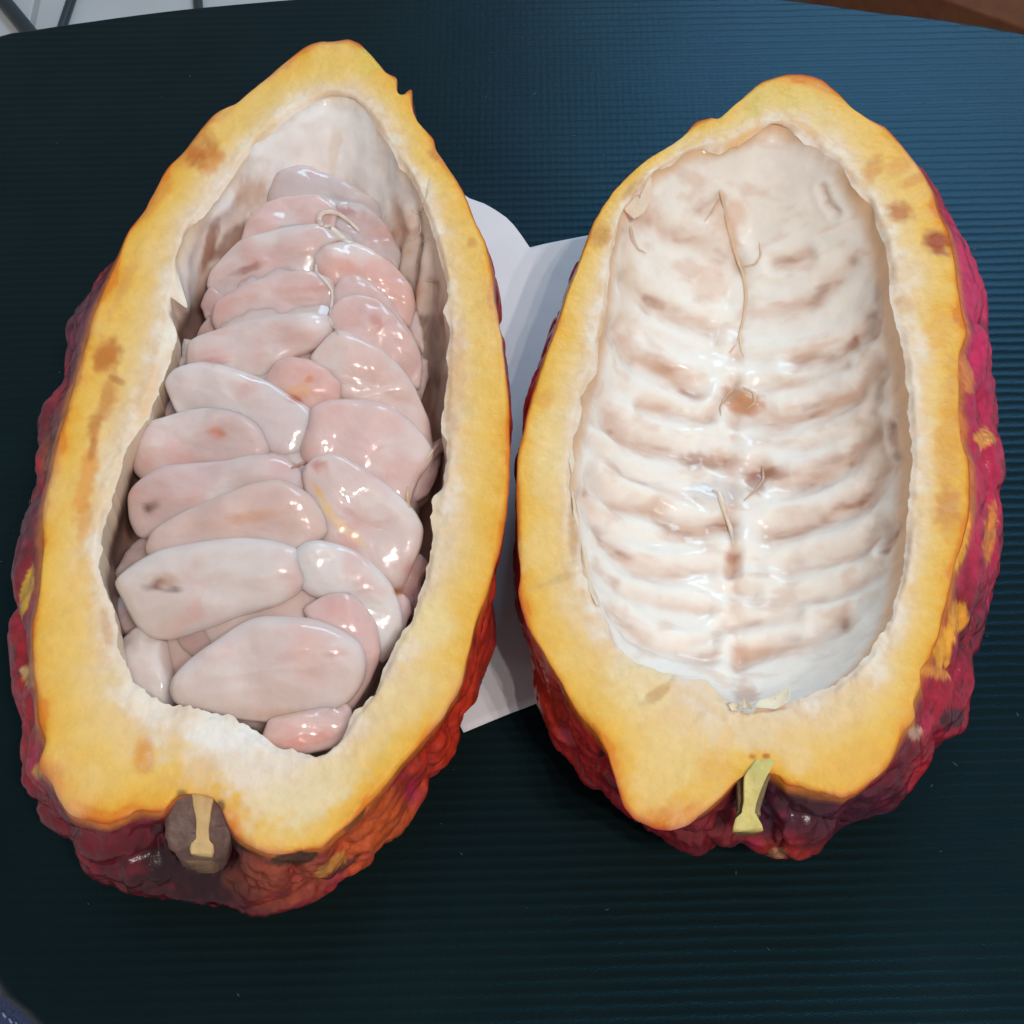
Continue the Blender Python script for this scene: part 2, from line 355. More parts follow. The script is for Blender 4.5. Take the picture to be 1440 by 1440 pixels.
    rim2 = C + DIR * ris[:, None]; yr = rim2[:, 1] - C[1]
    spine = np.stack([C[0] + 0 * ANG, C[1] + np.where(yr > 0, 0.5, 0.55) * yr], -1)
    sv = np.linspace(0, 1, rows) ** 1.15; over = 0.0 if depth < 3.5 else 0.55; UD = DIR / np.linalg.norm(DIR, axis=1)[:, None] * (sstep(0.9, 0.5, np.sin(ANG)) * (0.25 + 0.75 * sstep(0.3, -0.3, np.cos(ANG))))[:, None]
    for i, s_ in enumerate(sv):
        e = math.exp(-s_ / 0.025); G[i, :, :2] = (C + DIR * (ris + (ri - ris) * e)[:, None]) * (1 - s_) + spine * s_ + UD * (over * math.sin(math.pi * min(1.0, s_ / 0.28)) ** 0.8)
        G[i, :, 2] = ZR - 0.06 + (zi - ZR + 0.06) * e - depth * (1 - (1 - s_) ** 2.2) ** ex
    Vl = G.reshape(-1, 3); Q = proj(Vl); dz, col = ln_fn(Vl, Q, np.repeat(sv, N))
    nr = grid_normals(G); nr *= np.sign(nr[..., 2].mean())
    fade = sstep(0.0, 0.04, np.repeat(sv, N)); nr = np.dstack([0.5 * (C[0] - G[..., 0]), np.broadcast_to(0.5 * (spine[:, 1] - rim2[:, 1]) * (1 - sv)[:, None], G.shape[:2]), np.full(G.shape[:2], 1.3)]); nr /= np.linalg.norm(nr, axis=-1)[..., None]
    Vl = Vl + nr.reshape(-1, 3) * (dz * fade)[:, None]
    F = quads(rows, N, flip=False); link('cavity_lining', Vl, F, M_lining, root, col)
    return BVHTree.FromPolygons(np.vstack([Vf, Vl]).tolist(), quads(34, N) + [tuple(i + len(Vf) for i in q) for q in F])
def on_surface(bvh, pxs, lift=0.0):
    out = []
    for p_, d in zip(np.asarray(pxs, float).reshape(-1, 2), rays(pxs)):
        h = bvh.ray_cast(Vector(CAM), Vector(d).normalized())
        q = np.array(h[0]) if h[0] is not None else unproj([p_], ZR - 0.5)[0]
        out.append(q - d / np.linalg.norm(d) * lift)
    return np.array(out)
def resample(pl, n):
    pl = np.asarray(pl, float); d = np.r_[0, np.cumsum(np.linalg.norm(np.diff(pl, axis=0), axis=1))]
    t = np.linspace(0, d[-1], n); P = np.stack([np.interp(t, d, pl[:, c]) for c in range(pl.shape[1])], -1)
    for _ in range(max(1, n // 12)): P[1:-1] = (P[:-2] + 2 * P[1:-1] + P[2:]) / 4
    return P
def strand(name, bvh, pxs, r0, r1, col, parent, lift=0.05, flat=0.6, mat=None):
    r0, r1 = r0 * 0.8, r1 * 0.7
    pts = resample(on_surface(bvh, resample(pxs, 30), lift), 30)
    rad = np.interp(np.linspace(0, 1, 30), [0, .15, .85, 1], [r0 * .5, r0, r1, r1 * .4]) * (1 + 0.25 * noise(pts, 2.5, 3))
    return tube(name, pts, rad, mat or M_fibre, parent, 8, col, flat)
def flake(name, bvh, outline, col, parent, lift=0.12, curl=0.15, th=0.05, z=None, mat=None):
    """a small torn scrap of membrane: a thin closed slab with a curled edge"""
    bo = np.asarray(outline, float); n = len(bo) * 4; k = np.linspace(0, len(bo), n, endpoint=False); i0 = k.astype(int); f = (k - i0)[:, None]
    b = bo[i0] * (1 - f) + bo[(i0 + 1) % len(bo)] * f
    c = bo.mean(0); zc = on_surface(bvh, [c], lift)[0][2] if z is None else z
    B = unproj(b, zc); cc = B.mean(0); rings = []
    for s_ in (1.0, 0.92, 0.7, 0.4, 0.05):
        g = cc + (B - cc) * s_; g[:, 2] = zc + curl * (s_ ** 2) * noise(g, 1.2, 6) + 0.02 * noise(g, 5, 2); rings.append(g)
    top = np.vstack(rings); bot = top.copy(); bot[:n] += [0, 0, -th * .4]; bot[n:, 2] -= th; q = quads(5, n)
    up = np.cross(B[1] - B[0], cc - B[0])[2] > 0
    q = q if up else [x[::-1] for x in q]
    F = q + [tuple(len(top) + i for i in x[::-1]) for x in q] + [((j + 1) % n, j, len(top) + j, len(top) + (j + 1) % n) if up else (j, (j + 1) % n, len(top) + (j + 1) % n, len(top) + j) for j in range(n)]
    V = np.vstack([top, bot]); colv = np.broadcast_to(lin(col), V.shape) * (1 + 0.1 * noise(V, 2, 3))[:, None]
    return link(name, V, F, mat or M_lining, parent, colv)

# ---- traced outlines, left pod
L_out = [(470, 57), (489, 54), (505, 60), (522, 77), (542, 102), (562, 109), (581, 118), (579, 141), (553, 149), (584, 172), (611, 197), (611, 208), (628, 233), (639, 249),
         (655, 277), (669, 313), (683, 338), (692, 377), (697, 430), (707, 490), (713, 540), (716, 590), (717, 640), (715, 700), (708, 755), (694, 803), (683, 842), (669, 875), (658, 922),
         (650, 961), (633, 992), (608, 1030), (586, 1053), (561, 1080), (539, 1108), (517, 1133), (492, 1158), (469, 1179), (452, 1194), (433, 1195), (405, 1201), (378, 1200), (361, 1195), (333, 1179),
         (320, 1160), (310, 1135), (300, 1118), (270, 1112), (248, 1120), (239, 1130), (233, 1140), (214, 1143), (192, 1140), (178, 1151), (150, 1159), (122, 1152), (97, 1145), (83, 1126), (75, 1104), (67, 1093), (54, 1082), (53, 1070),
         (60, 1059), (67, 1045), (53, 1017), (53, 972), (46, 917), (46, 875), (56, 828), (60, 775), (60, 719), (69, 678), (81, 630), (92, 580), (108, 525), (122, 480), (130, 447), (144, 414), (151, 399), (167, 363),
         (183, 322), (205, 294), (236, 238), (255, 219), (278, 188), (300, 163), (333, 147), (372, 112), (400, 88), (433, 65), (455, 58)]
L_in = [(465, 128), (500, 138), (522, 165), (540, 195), (565, 232), (585, 262), (600, 300), (615, 350), (628, 400), (628, 422), (621, 436), (632, 456), (629, 497), (628, 550), (619, 589), (628, 631), (625, 672), (606, 703), (608, 756),
        (601, 796), (589, 833), (578, 872), (561, 897), (536, 944), (528, 967), (497, 1000), (483, 1039), (460, 1058), (420, 1060), (380, 1045), (350, 1020), (325, 1003), (278, 996), (239, 986), (208, 972), (180, 944), (167, 917), (164, 900), (167, 878), (158, 853), (144, 822), (140, 795), (142, 761),
        (146, 725), (158, 706), (167, 667), (178, 636), (190, 612), (200, 600), (217, 564), (228, 533), (240, 503), (246, 478), (248, 461), (265, 432), (257, 428), (242, 440), (234, 430), (236, 411), (244, 363), (258, 330), (286, 302), (306, 280), (333, 241), (358, 200), (389, 178), (430, 147)]
L_sil = [(236, 238), (194, 297), (178, 316), (139, 388), (128, 430), (122, 442), (102, 456), (96, 489), (87, 525), (86, 556), (61, 583), (51, 606), (53, 650), (46, 692), (42, 728), (24, 764), (21, 797), (14, 811), (11, 850), (11, 889), (22, 953), (29, 1000),
         (28, 1042), (36, 1083), (39, 1125), (47, 1143), (69, 1159), (103, 1184), (108, 1207), (133, 1232), (167, 1246), (210, 1256), (250, 1262), (290, 1278), (320, 1284), (356, 1287), (378, 1279), (419, 1272), (447, 1259), (483, 1240), (517, 1218), (533, 1201), (558, 1173), (583, 1134),
         (617, 1096), (639, 1065), (650, 1040), (652, 1019), (667, 972), (675, 942), (694, 906), (699, 880), (691, 858), (701, 800), (709, 758), (715, 690), (718, 620), (719, 556), (714, 520), (709, 467), (703, 430), (695, 395), (689, 355), (672, 313), (655, 277), (611, 197), (561, 142), (489, 54), (433, 65), (333, 147)]
# ---- traced outlines, right pod
R_out = [(1107, 106), (1129, 106), (1157, 113), (1179, 130), (1196, 149), (1218, 166), (1243, 180), (1257, 194), (1279, 219), (1298, 247), (1313, 272), (1318, 299), (1334, 324), (1341, 358), (1347, 399), (1353, 440), (1362, 467), (1348, 500), (1348, 533), (1348, 583), (1350, 622),
         (1362, 644), (1365, 686), (1362, 728), (1346, 783), (1340, 806), (1332, 844), (1326, 860), (1321, 892), (1307, 928), (1290, 944), (1296, 958), (1283, 992), (1290, 1006), (1273, 1028), (1259, 1056), (1246, 1081), (1229, 1097), (1204, 1117), (1182, 1124), (1162, 1117), (1132, 1108), (1107, 1103),
         (1096, 1090), (1070, 1084), (1045, 1088), (1034, 1098), (1019, 1117), (994, 1139), (972, 1158), (944, 1167), (922, 1165), (894, 1153), (878, 1136), (869, 1108), (856, 1061), (836, 1028), (811, 1000), (797, 975), (781, 947), (761, 914), (744, 886), (733, 856), (728, 831), (733, 817), (729, 769), (726, 714), (728, 644), (739, 594), (756, 533), (772, 486),
         (781, 463), (794, 422), (811, 380), (822, 344), (836, 311), (856, 280), (881, 249), (911, 224), (942, 208), (961, 191), (978, 170), (1001, 164), (1013, 187), (1021, 166), (1033, 149), (1056, 127), (1072, 115)]
R_in = [(1088, 168), (1110, 180), (1130, 196), (1155, 207), (1180, 228), (1200, 262), (1228, 292), (1245, 345), (1252, 420), (1265, 480), (1275, 540), (1280, 600), (1282, 650), (1280, 700), (1275, 760), (1268, 810), (1255, 860), (1235, 898), (1200, 938), (1160, 968), (1110, 985), (1085, 992), (1064, 997), (1044, 998), (1025, 988), (992, 955), (939, 943),
        (894, 931), (880, 920), (861, 898), (850, 867), (833, 833), (817, 783), (811, 742), (803, 692), (802, 628), (814, 600), (819, 555), (840, 519), (844, 478), (848, 463), (856, 413), (864, 336), (878, 288), (900, 268), (918, 246), (950, 222), (980, 208), (1015, 215), (1040, 205), (1062, 186)]
R_sil = [(1279, 219), (1298, 241), (1318, 262), (1332, 280), (1339, 324), (1354, 350), (1364, 380), (1384, 433), (1387, 480), (1393, 500), (1397, 542), (1404, 580), (1405, 622), (1414, 661), (1413, 728), (1414, 750), (1404, 811), (1398, 847), (1387, 865), (1379, 911), (1366, 942), (1362, 989), (1360, 1017), (1332, 1055), (1301, 1080), (1273, 1122), (1251, 1136),
         (1218, 1144), (1184, 1170), (1168, 1175), (1154, 1197), (1120, 1207), (1093, 1211), (1071, 1200), (1046, 1180), (1014, 1194), (992, 1201), (964, 1196), (939, 1180), (922, 1169), (890, 1155), (878, 1144), (850, 1118), (822, 1097), (806, 1069), (783, 1047), (769, 1022), (758, 983), (753, 967), (739, 931), (737, 906), (730, 872), (725, 835),
         (725, 740), (723, 690), (726, 640), (735, 594), (752, 533), (768, 486), (789, 422), (820, 344), (856, 280), (911, 224), (986, 172), (1056, 127), (1107, 106), (1179, 130), (1243, 180)]

ORANGE, MAROON, RED, MAGENTA, DARK = (226, 142, 50), (108, 34, 50), (178, 36, 50), (196, 44, 92), (60, 26, 34)
def skin_common(V, Q, d, rid, seed, tints):
    n1 = fbm(V * [1, .6, 1], 0.55, 4, seed); n2 = fbm(V, 1.8, 4, seed + 3)
    c = np.broadcast_to(lin(RED), V.shape).copy()
    c = mixc(c, lin(MAROON), sstep(-0.25, 0.30, n1)); c = mixc(c, lin(MAGENTA), 0.6 * sstep(0.05, 0.40, n2))
    for tcol, x, y, rx, ry, st in tints:
        q = np.hypot((Q[:, 0] - x) / rx, (Q[:, 1] - y) / ry)
        c = mixc(c, lin(tcol), st * (1 - sstep(0.4, 1.2, q + 0.5 * n2)))
    c = mixc(c, lin(DARK), 0.5 * sstep(0.12, 0.42, fbm(V, 1.1, 4, seed + 5)))
    c = mixc(c, lin((60, 45, 50)), 0.6 * sstep(0.38, 0.6, fbm(V, 4.5, 3, seed + 8)))
    c = mixc(c, lin((216, 128, 44)), (1 - sstep(0.006, 0.05, d + 0.02 * n2)) * 0.85)
    return c
def L_skin(V, Q, d, rid):
    c = skin_common(V, Q, d, rid, 20, [((208, 60, 36), 640, 1000, 120, 190, 0.95), ((218, 98, 46), 520, 1170, 110, 80, 0.9), ((205, 62, 40), 690, 640, 60, 420, 0.9),
                                       ((116, 32, 44), 150, 1190, 170, 90, 0.9), ((40, 20, 25), 290, 1225, 150, 90, 0.95), ((172, 78, 52), 400, 1235, 80, 50, 0.8),  # tints near the stem: dark purple skin, deepened with painted shade
                                       ((110, 60, 82), 110, 460, 50, 80, 0.7), ((176, 110, 70), 75, 640, 26, 50, 0.7), ((96, 46, 62), 60, 600, 30, 60, 0.5)])
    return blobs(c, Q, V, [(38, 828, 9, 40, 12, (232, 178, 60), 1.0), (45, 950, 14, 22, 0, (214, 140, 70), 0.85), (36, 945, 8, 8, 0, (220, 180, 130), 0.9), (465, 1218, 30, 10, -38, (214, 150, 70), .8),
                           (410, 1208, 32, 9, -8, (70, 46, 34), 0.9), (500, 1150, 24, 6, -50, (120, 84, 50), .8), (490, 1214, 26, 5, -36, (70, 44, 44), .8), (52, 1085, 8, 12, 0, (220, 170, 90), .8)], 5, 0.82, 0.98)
def R_skin(V, Q, d, rid):
    c = skin_common(V, Q, d, rid, 40, [((190, 62, 44), 760, 960, 70, 140, 0.9), ((196, 50, 46), 830, 1060, 70, 70, 0.75), ((128, 36, 40), 980, 1170, 120, 60, 0.9), ((176, 60, 40), 1110, 1195, 70, 30, .7),
                                       ((210, 46, 98), 1370, 420, 60, 200, 0.9), ((204, 42, 84), 1390, 700, 50, 160, 0.8), ((168, 36, 62), 1340, 980, 60, 110, 0.6), ((76, 30, 48), 1170, 1140, 150, 60, 0.85),  # stem-end tints: dark skin plus shade put into the colour
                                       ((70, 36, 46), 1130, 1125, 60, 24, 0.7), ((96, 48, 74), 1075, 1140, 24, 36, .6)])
    return blobs(c, Q, V, [(1360, 530, 9, 32, -8, (232, 140, 70), .85), (1384, 617, 16, 16, 20, (234, 158, 70), .9), (1392, 755, 10, 44, 6, (230, 144, 62), .85),
                           (1352, 760, 10, 40, 14, (240, 170, 60), 1), (1346, 870, 16, 24, 20, (240, 160, 50), 1), (1328, 908, 15, 32, 12, (240, 165, 50), 1), (1310, 944, 26, 9, 15, (230, 150, 70), .9), (1286, 1030, 12, 9, -30, (212, 170, 140), .9),
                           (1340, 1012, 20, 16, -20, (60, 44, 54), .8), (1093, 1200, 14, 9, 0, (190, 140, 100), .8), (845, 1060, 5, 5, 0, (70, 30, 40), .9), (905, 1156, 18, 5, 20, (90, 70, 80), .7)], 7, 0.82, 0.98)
ramp = [(0, (234, 212, 190)), (0.16, (232, 204, 168)), (0.34, (235, 200, 142)), (0.58, (236, 194, 108)), (0.82, (236, 184, 82)), (0.94, (232, 168, 62)), (0.98, (222, 134, 44)), (1.0, (176, 64, 36))]
L_fl = [(240, 470, 12, 44, 22, (238, 226, 206), .9), (205, 560, 14, 50, 18, (232, 196, 150), .7), (160, 660, 12, 60, 12, (234, 208, 170), .7), (150, 760, 10, 40, 0, (236, 216, 186), .7), (284, 208, 30, 26, -40, (182, 98, 44), 0.9), (300, 225, 14, 24, 30, (214, 138, 64), .7), (150, 500, 20, 28, 15, (190, 108, 48), 0.85), (150, 560, 14, 40, 15, (206, 136, 76), .7), (133, 600, 12, 24, 15, (196, 120, 62), .75), (120, 680, 13, 70, 12, (226, 150, 66), .7),
        (130, 630, 6, 18, 10, (176, 104, 62), .5), (165, 535, 6, 14, -60, (170, 100, 62), .5), (618, 215, 16, 14, 30, (200, 130, 60), .7), (640, 240, 20, 12, 50, (214, 150, 60), .6), (664, 342, 8, 10, -20, (206, 142, 60), .7), (203, 1062, 16, 26, 0, (226, 152, 70), .75),
        (350, 1075, 120, 46, 10, (236, 218, 198), .9), (310, 1030, 70, 26, 10, (240, 232, 222), .9), (400, 1120, 70, 36, -20, (236, 214, 180), .8), (268, 208, 16, 44, 42, (206, 128, 60), .6), (215, 285, 10, 40, 40, (216, 140, 64), .6), (175, 400, 10, 50, 25, (214, 150, 84), .5), (285, 1085, 30, 25, 0, (232, 190, 130), .7), (440, 1110, 90, 40, -30, (234, 212, 165), .7), (230, 960, 70, 22, 40, (232, 214, 182), .8), (150, 880, 8, 40, -10, (206, 160, 116), .7),
        (640, 540, 14, 110, 3, (226, 180, 130), .6), (480, 230, 70, 30, 40, (236, 220, 212), .3), (330, 170, 60, 20, -35, (232, 190, 104), .6), (520, 85, 22, 26, 30, (222, 190, 84), .7), (470, 90, 50, 26, 0, (234, 198, 112), .6), (118, 735, 10, 30, 10, (224, 160, 84), .6),
        (600, 880, 40, 50, 20, (236, 214, 160), .6), (560, 980, 60, 40, -40, (234, 206, 150), .6), (110, 830, 24, 60, 0, (236, 190, 100), .6), (256, 1118, 9, 8, 0, (110, 84, 52), .8), (310, 1135, 7, 10, 0, (100, 76, 50), .8), (240, 1100, 30, 12, 0, (230, 178, 96), .6)]
R_fl = [(1316, 342, 27, 19, 35, (166, 74, 26), .95), (1266, 300, 20, 16, 30, (190, 110, 44), .85), (1226, 240, 14, 22, 30, (212, 144, 62), .7), (1262, 235, 22, 12, -30, (226, 160, 74), .6), (1285, 255, 22, 8, -20, (214, 140, 60), .6), (1335, 620, 20, 130, 4, (224, 160, 72), .7), (1330, 720, 22, 40, 0, (206, 138, 80), .6),
        (1270, 430, 18, 18, 0, (222, 184, 140), .6), (1320, 470, 20, 40, 0, (232, 168, 66), .6), (1300, 980, 36, 60, 30, (236, 180, 84), .6), (1200, 1075, 60, 36, -20, (234, 180, 88), .6), (900, 960, 50, 40, 40, (238, 212, 154), .7), (940, 1080, 60, 70, 30, (238, 206, 140), .6), (1050, 1030, 60, 30, 0, (234, 210, 170), .7),
        (1005, 1080, 30, 26, 0, (232, 178, 96), .7), (925, 975, 24, 8, -35, (206, 160, 104), .7), (1020, 1050, 12, 30, 20, (240, 196, 130), .6), (1058, 1064, 6, 4, 0, (196, 116, 50), .9), (1077, 1063, 6, 4, 0, (196, 116, 50), .9), (1120, 1060, 24, 30, 0, (238, 204, 150), .6), (1110, 135, 50, 20, 0, (226, 194, 104), .7), (1060, 150, 18, 24, 40, (214, 186, 96), .7),
        (1160, 170, 30, 20, 40, (234, 200, 130), .6), (1045, 195, 30, 8, -35, (230, 176, 100), .7), (1130, 178, 40, 7, 35, (228, 180, 116), .6), (890, 265, 26, 8, -45, (200, 150, 80), .6), (845, 330, 14, 20, 20, (200, 140, 70), .7), (775, 640, 30, 80, 0, (238, 208, 142), .6), (760, 770, 28, 40, 10, (236, 204, 136), .6), (805, 745, 10, 46, -5, (196, 150, 96), .7),
        (850, 470, 10, 60, 8, (214, 160, 104), .6), (765, 560, 14, 16, 20, (220, 160, 72), .6), (785, 815, 40, 6, -20, (206, 168, 110), .5), (960, 200, 30, 8, -30, (236, 206, 150), .6)]

WHITE, TAN, BROWN = (232, 224, 218), (210, 164, 136), (164, 112, 90)
def L_lining(V, Q, s):
    n = fbm(V, 0.7, 3, 61); n2 = fbm(V * [1, .8, .5], 1.2, 4, 62)
    dz = 0.18 * n + 0.08 * n2
    for pl, wd, am in [([(572, 290), (586, 325), (576, 352), (568, 385)], 9, .22), ([(606, 320), (604, 360), (598, 410), (598, 440)], 8, .22), ([(622, 340), (630, 390)], 7, .15), ([(588, 300), (594, 350), (588, 400)], 5, -.2), ([(612, 400), (606, 440), (596, 470)], 6, -.2), ([(262, 340), (252, 400), (262, 430)], 10, .15), ([(300, 300), (318, 290), (330, 270)], 12, .15)]:
        dz = dz + am * np.exp(-(polydist(Q, pl) / wd) ** 2)
    c = np.broadcast_to(lin((226, 206, 194)), V.shape).copy()
    dn_ = sstep(250, 330, Q[:, 1]); c = mixc(c, lin((236, 226, 220)), 1 - dn_); c = mixc(c, lin((200, 156, 132)), 0.75 * sstep(0.0, 0.35, n2) * (0.15 + 0.85 * dn_)); c = mixc(c, lin((168, 118, 98)), 0.6 * sstep(0.1, .5, fbm(V, 1.0, 3, 64)) * dn_)
    c = mixc(c, lin((236, 212, 184)), 1 - sstep(0.0, 0.03, s))
    c = blobs(c, Q, V, [(460, 190, 95, 75, 20, (248, 243, 240), 1.0), (520, 270, 40, 66, -20, (246, 240, 236), .95), (420, 215, 70, 50, 0, (246, 238, 234), .95), (310, 300, 16, 40, 25, (228, 216, 212), .9), (260, 400, 16, 60, 15, (220, 204, 198), .9), (350, 270, 24, 30, 20, (214, 180, 156), .8),
                        (295, 345, 9, 40, 15, (160, 106, 82), .8), (326, 340, 14, 40, 40, (140, 92, 70), .7), (565, 310, 16, 40, -15, (214, 176, 148), .7), (585, 250, 12, 40, -30, (220, 184, 150), .7), (470, 215, 8, 40, 5, (226, 206, 186), .5)], 9)
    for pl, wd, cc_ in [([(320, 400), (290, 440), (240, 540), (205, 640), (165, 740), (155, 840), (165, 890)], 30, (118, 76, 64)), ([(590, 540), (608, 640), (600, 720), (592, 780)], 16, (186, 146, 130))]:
        c = mixc(c, lin(cc_), 0.85 * sstep(1.2, 0.5, polydist(Q, pl) / wd + 0.3 * n) * sstep(0.002, 0.015, s))  # brown lining; left gap darkened further, its shade put into the colour
    return dz, c
gro = [([(864, 467), (894, 505), (936, 522), (978, 553)], 13, 0.95), ([(905, 300), (935, 330), (985, 345), (1030, 372)], 13, 0.6), ([(880, 395), (920, 430), (960, 455), (1000, 470)], 12, .75), ([(830, 594), (860, 610), (878, 617)], 7, .4), ([(905, 570), (945, 580), (990, 592)], 9, .6),
       ([(844, 560), (880, 622), (920, 632), (950, 642), (986, 647), (1014, 653)], 12, 0.75), ([(826, 620), (850, 650), (900, 680), (960, 700), (1000, 712)], 7, .35), ([(833, 672), (872, 708), (917, 717), (944, 742), (992, 747), (1019, 739)], 12, .85), ([(820, 700), (850, 760), (869, 775), (894, 800), (950, 808), (1025, 800)], 11, .75),
       ([(840, 800), (870, 830), (930, 850), (1000, 856)], 8, .45), ([(862, 860), (894, 889), (922, 903), (964, 919), (1000, 925)], 10, .8), ([(1020, 880), (1000, 900), (960, 905)], 8, .4),
       ([(1223, 450), (1200, 486), (1173, 503), (1120, 510)], 12, .85), ([(1196, 370), (1150, 420), (1100, 440), (1060, 440)], 12, .55), ([(1040, 580), (1096, 589), (1151, 572), (1207, 553), (1236, 520)], 14, 1.0), ([(1060, 545), (1120, 540), (1190, 515)], 8, .4), ([(1068, 661), (1109, 683), (1151, 672), (1193, 650), (1230, 610)], 15, 1.0),
       ([(1060, 620), (1130, 630), (1200, 600), (1240, 560)], 9, .4), ([(1082, 752), (1123, 746), (1165, 731), (1218, 700), (1250, 650)], 14, .8), ([(1109, 803), (1157, 789), (1207, 775), (1245, 740)], 12, .8), ([(1060, 850), (1120, 850), (1190, 830), (1245, 800)], 9, .4), ([(1040, 926), (1082, 908), (1137, 900), (1184, 878)], 13, 1.0), ([(1030, 880), (1080, 872), (1120, 868)], 9, .5),
       ([(1090, 370), (1110, 366), (1135, 358)], 9, .8), ([(1157, 265), (1165, 285), (1175, 300)], 6, .6), ([(1245, 400), (1238, 440), (1225, 470)], 9, .9), ([(1258, 600), (1262, 640)], 6, .9), ([(1262, 740), (1245, 775)], 8, .9), ([(1240, 540), (1228, 580)], 8, .7), ([(985, 300), (1000, 290), (1012, 282)], 8, .6),
       ([(1033, 540), (1015, 560), (1000, 585)], 9, .9), ([(1010, 645), (1040, 660), (1070, 668)], 11, .9), ([(1030, 780), (1026, 810)], 8, .8), ([(1034, 830), (1060, 835)], 8, .6), ([(880, 330), (880, 420), (868, 460)], 8, .4)]
def R_lining(V, Q, s):
    n = fbm(V, 0.6, 3, 71); n2 = fbm(V * [.6, 1.6, 1], 1.4, 4, 72)
    dz = 0.10 * n + 0.03 * n2
    c = np.broadcast_to(lin((246, 238, 229)), V.shape).copy()
    c = mixc(c, lin((226, 196, 178)), 0.55 * sstep(0.0, 0.4, n2)); c = mixc(c, lin((246, 240, 234)), 0.6 * sstep(0.0, 0.4, n))
    c = mixc(c, lin((228, 186, 146)), 1 - sstep(0.0, 0.06, s))
    wob = 3.0 * fbm(V, 1.1, 3, 75); wq = Q + np.stack([6 * fbm(V, 1.2, 3, 76), 5 * fbm(V, 1.2, 3, 77)], -1)
    for pl, wd, st in gro:
        d = polydist(wq, pl) + wob
        dz = dz - 0.14 * st * np.exp(-(d / (wd * 1.2)) ** 2) + 0.06 * st * np.exp(-((d - wd * 2.1) / wd) ** 2)
        k = st * np.exp(-(np.maximum(d, 0) / wd) ** 2) * (0.55 + 0.9 * sstep(-0.3, 0.4, fbm(V * [.5, 1.4, 1], 0.9, 3, 78)))
        c = mixc(c, lin(TAN), np.clip(k * 0.66, 0, 0.8)); c = mixc(c, lin(BROWN), np.clip(k * sstep(0.0, 0.5, fbm(V * [.6, 1.6, 1], 1.5, 3, 79)) * 0.75, 0, .75))
    side = sstep(-45, 45, Q[:, 0] - np.interp(Q[:, 1], [200, 960], [1025, 1040]))
    dz = dz + 0.045 * np.cos(2 * math.pi * (V[:, 1] / 0.92 + 0.35 * side + 0.35 * fbm(V, 0.5, 2, 83))) * sstep(380, 470, Q[:, 1]) * sstep(960, 900, Q[:, 1]) * sstep(0.04, 0.2, s)
    # central seam
    xc = np.interp(Q[:, 1], [200, 330, 420, 500, 600, 700, 850, 960], [1010, 1030, 1050, 1036, 1030, 1030, 1032, 1045])
    d = np.abs(wq[:, 0] - xc); dz = dz - 0.06 * np.exp(-(d / 12) ** 2) * sstep(260, 320, Q[:, 1]) * sstep(960, 900, Q[:, 1])
    c = mixc(c, lin((206, 150, 118)), 0.55 * np.exp(-(d / 10) ** 2) * sstep(-0.2, .3, fbm(V, 1.3, 3, 80)) * sstep(260, 320, Q[:, 1]))
    c = blobs(c, Q, V, [(1040, 560, 34, 18, 20, (206, 150, 116), .9), (985, 648, 38, 13, 5, (176, 124, 98), .6), (1060, 680, 14, 20, -30, (168, 116, 96), .7), (1010, 690, 40, 20, 0, (214, 208, 206), .7), (1045, 560, 12, 9, 0, (196, 140, 96), .8), (1000, 400, 26, 34, 30, (226, 188, 164), .4), (1025, 310, 26, 40, 0, (228, 186, 158), .5),
                        (880, 400, 20, 70, 0, (232, 214, 196), .6), (1230, 600, 24, 120, 0, (214, 190, 170), .5), (1130, 240, 60, 50, 0, (240, 230, 222), .7), (900, 300, 24, 30, 0, (230, 200, 180), .6), (1048, 978, 20, 14, 0, (206, 160, 136), .6)], 11)
    return dz, c

cL = unproj([(370, 640)], 0)[0]; cR = unproj([(1055, 640)], 0)[0]
podL = empty('cacao_pod_half', (cL[0], cL[1], 0), 'red cacao pod half packed with pale pink pulpy seeds, brown stem stub below', 'cacao pod')
podR = empty('cacao_pod_half', (cR[0], cR[1], 0), 'emptied cacao pod half with ribbed cream cavity and magenta skin, no seeds', 'cacao pod')
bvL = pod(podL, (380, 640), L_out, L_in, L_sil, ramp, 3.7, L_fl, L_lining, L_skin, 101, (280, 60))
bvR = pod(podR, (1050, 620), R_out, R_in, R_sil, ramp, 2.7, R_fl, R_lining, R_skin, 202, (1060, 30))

# torn membranes and fibres
for pl in ([(578, 296), (588, 300), (598, 300)], [(592, 306), (592, 325), (582, 336), (570, 340)], [(604, 332), (590, 345), (586, 370)], [(600, 394), (618, 393)], [(605, 250), (600, 275), (592, 300)]):
    strand('fibre', bvL, pl, 0.04, 0.03, (232, 204, 170), podL, 0.0)
flake('membrane_flap', bvR, [(877, 292), (884, 274), (893, 274), (900, 271), (911, 252), (916, 250), (918, 275), (906, 298), (892, 306)], (236, 206, 182), podR, 0.10, 0.15, 0.05, z=ZR - 0.02, mat=M_flesh)
flake('membrane_flap', bvR, [(1060, 997), (1066, 986), (1085, 976), (1104, 968), (1111, 964), (1109, 988), (1090, 998)], (238, 222, 198), podR, 0.10, 0.3, 0.06, z=ZR + 0.05, mat=M_flesh)
flake('membrane_flap', bvR, [(1043, 998), (1045, 983), (1052, 990), (1057, 999)], (238, 222, 198), podR, 0.10, 0.3, 0.05, z=ZR + 0.05, mat=M_flesh)
flake('membrane_flap', bvR, [(1024, 992), (1032, 989), (1040, 992), (1037, 1001), (1028, 1000)], (238, 222, 198), podR, 0.10, 0.3, 0.05, z=ZR + 0.05, mat=M_flesh)
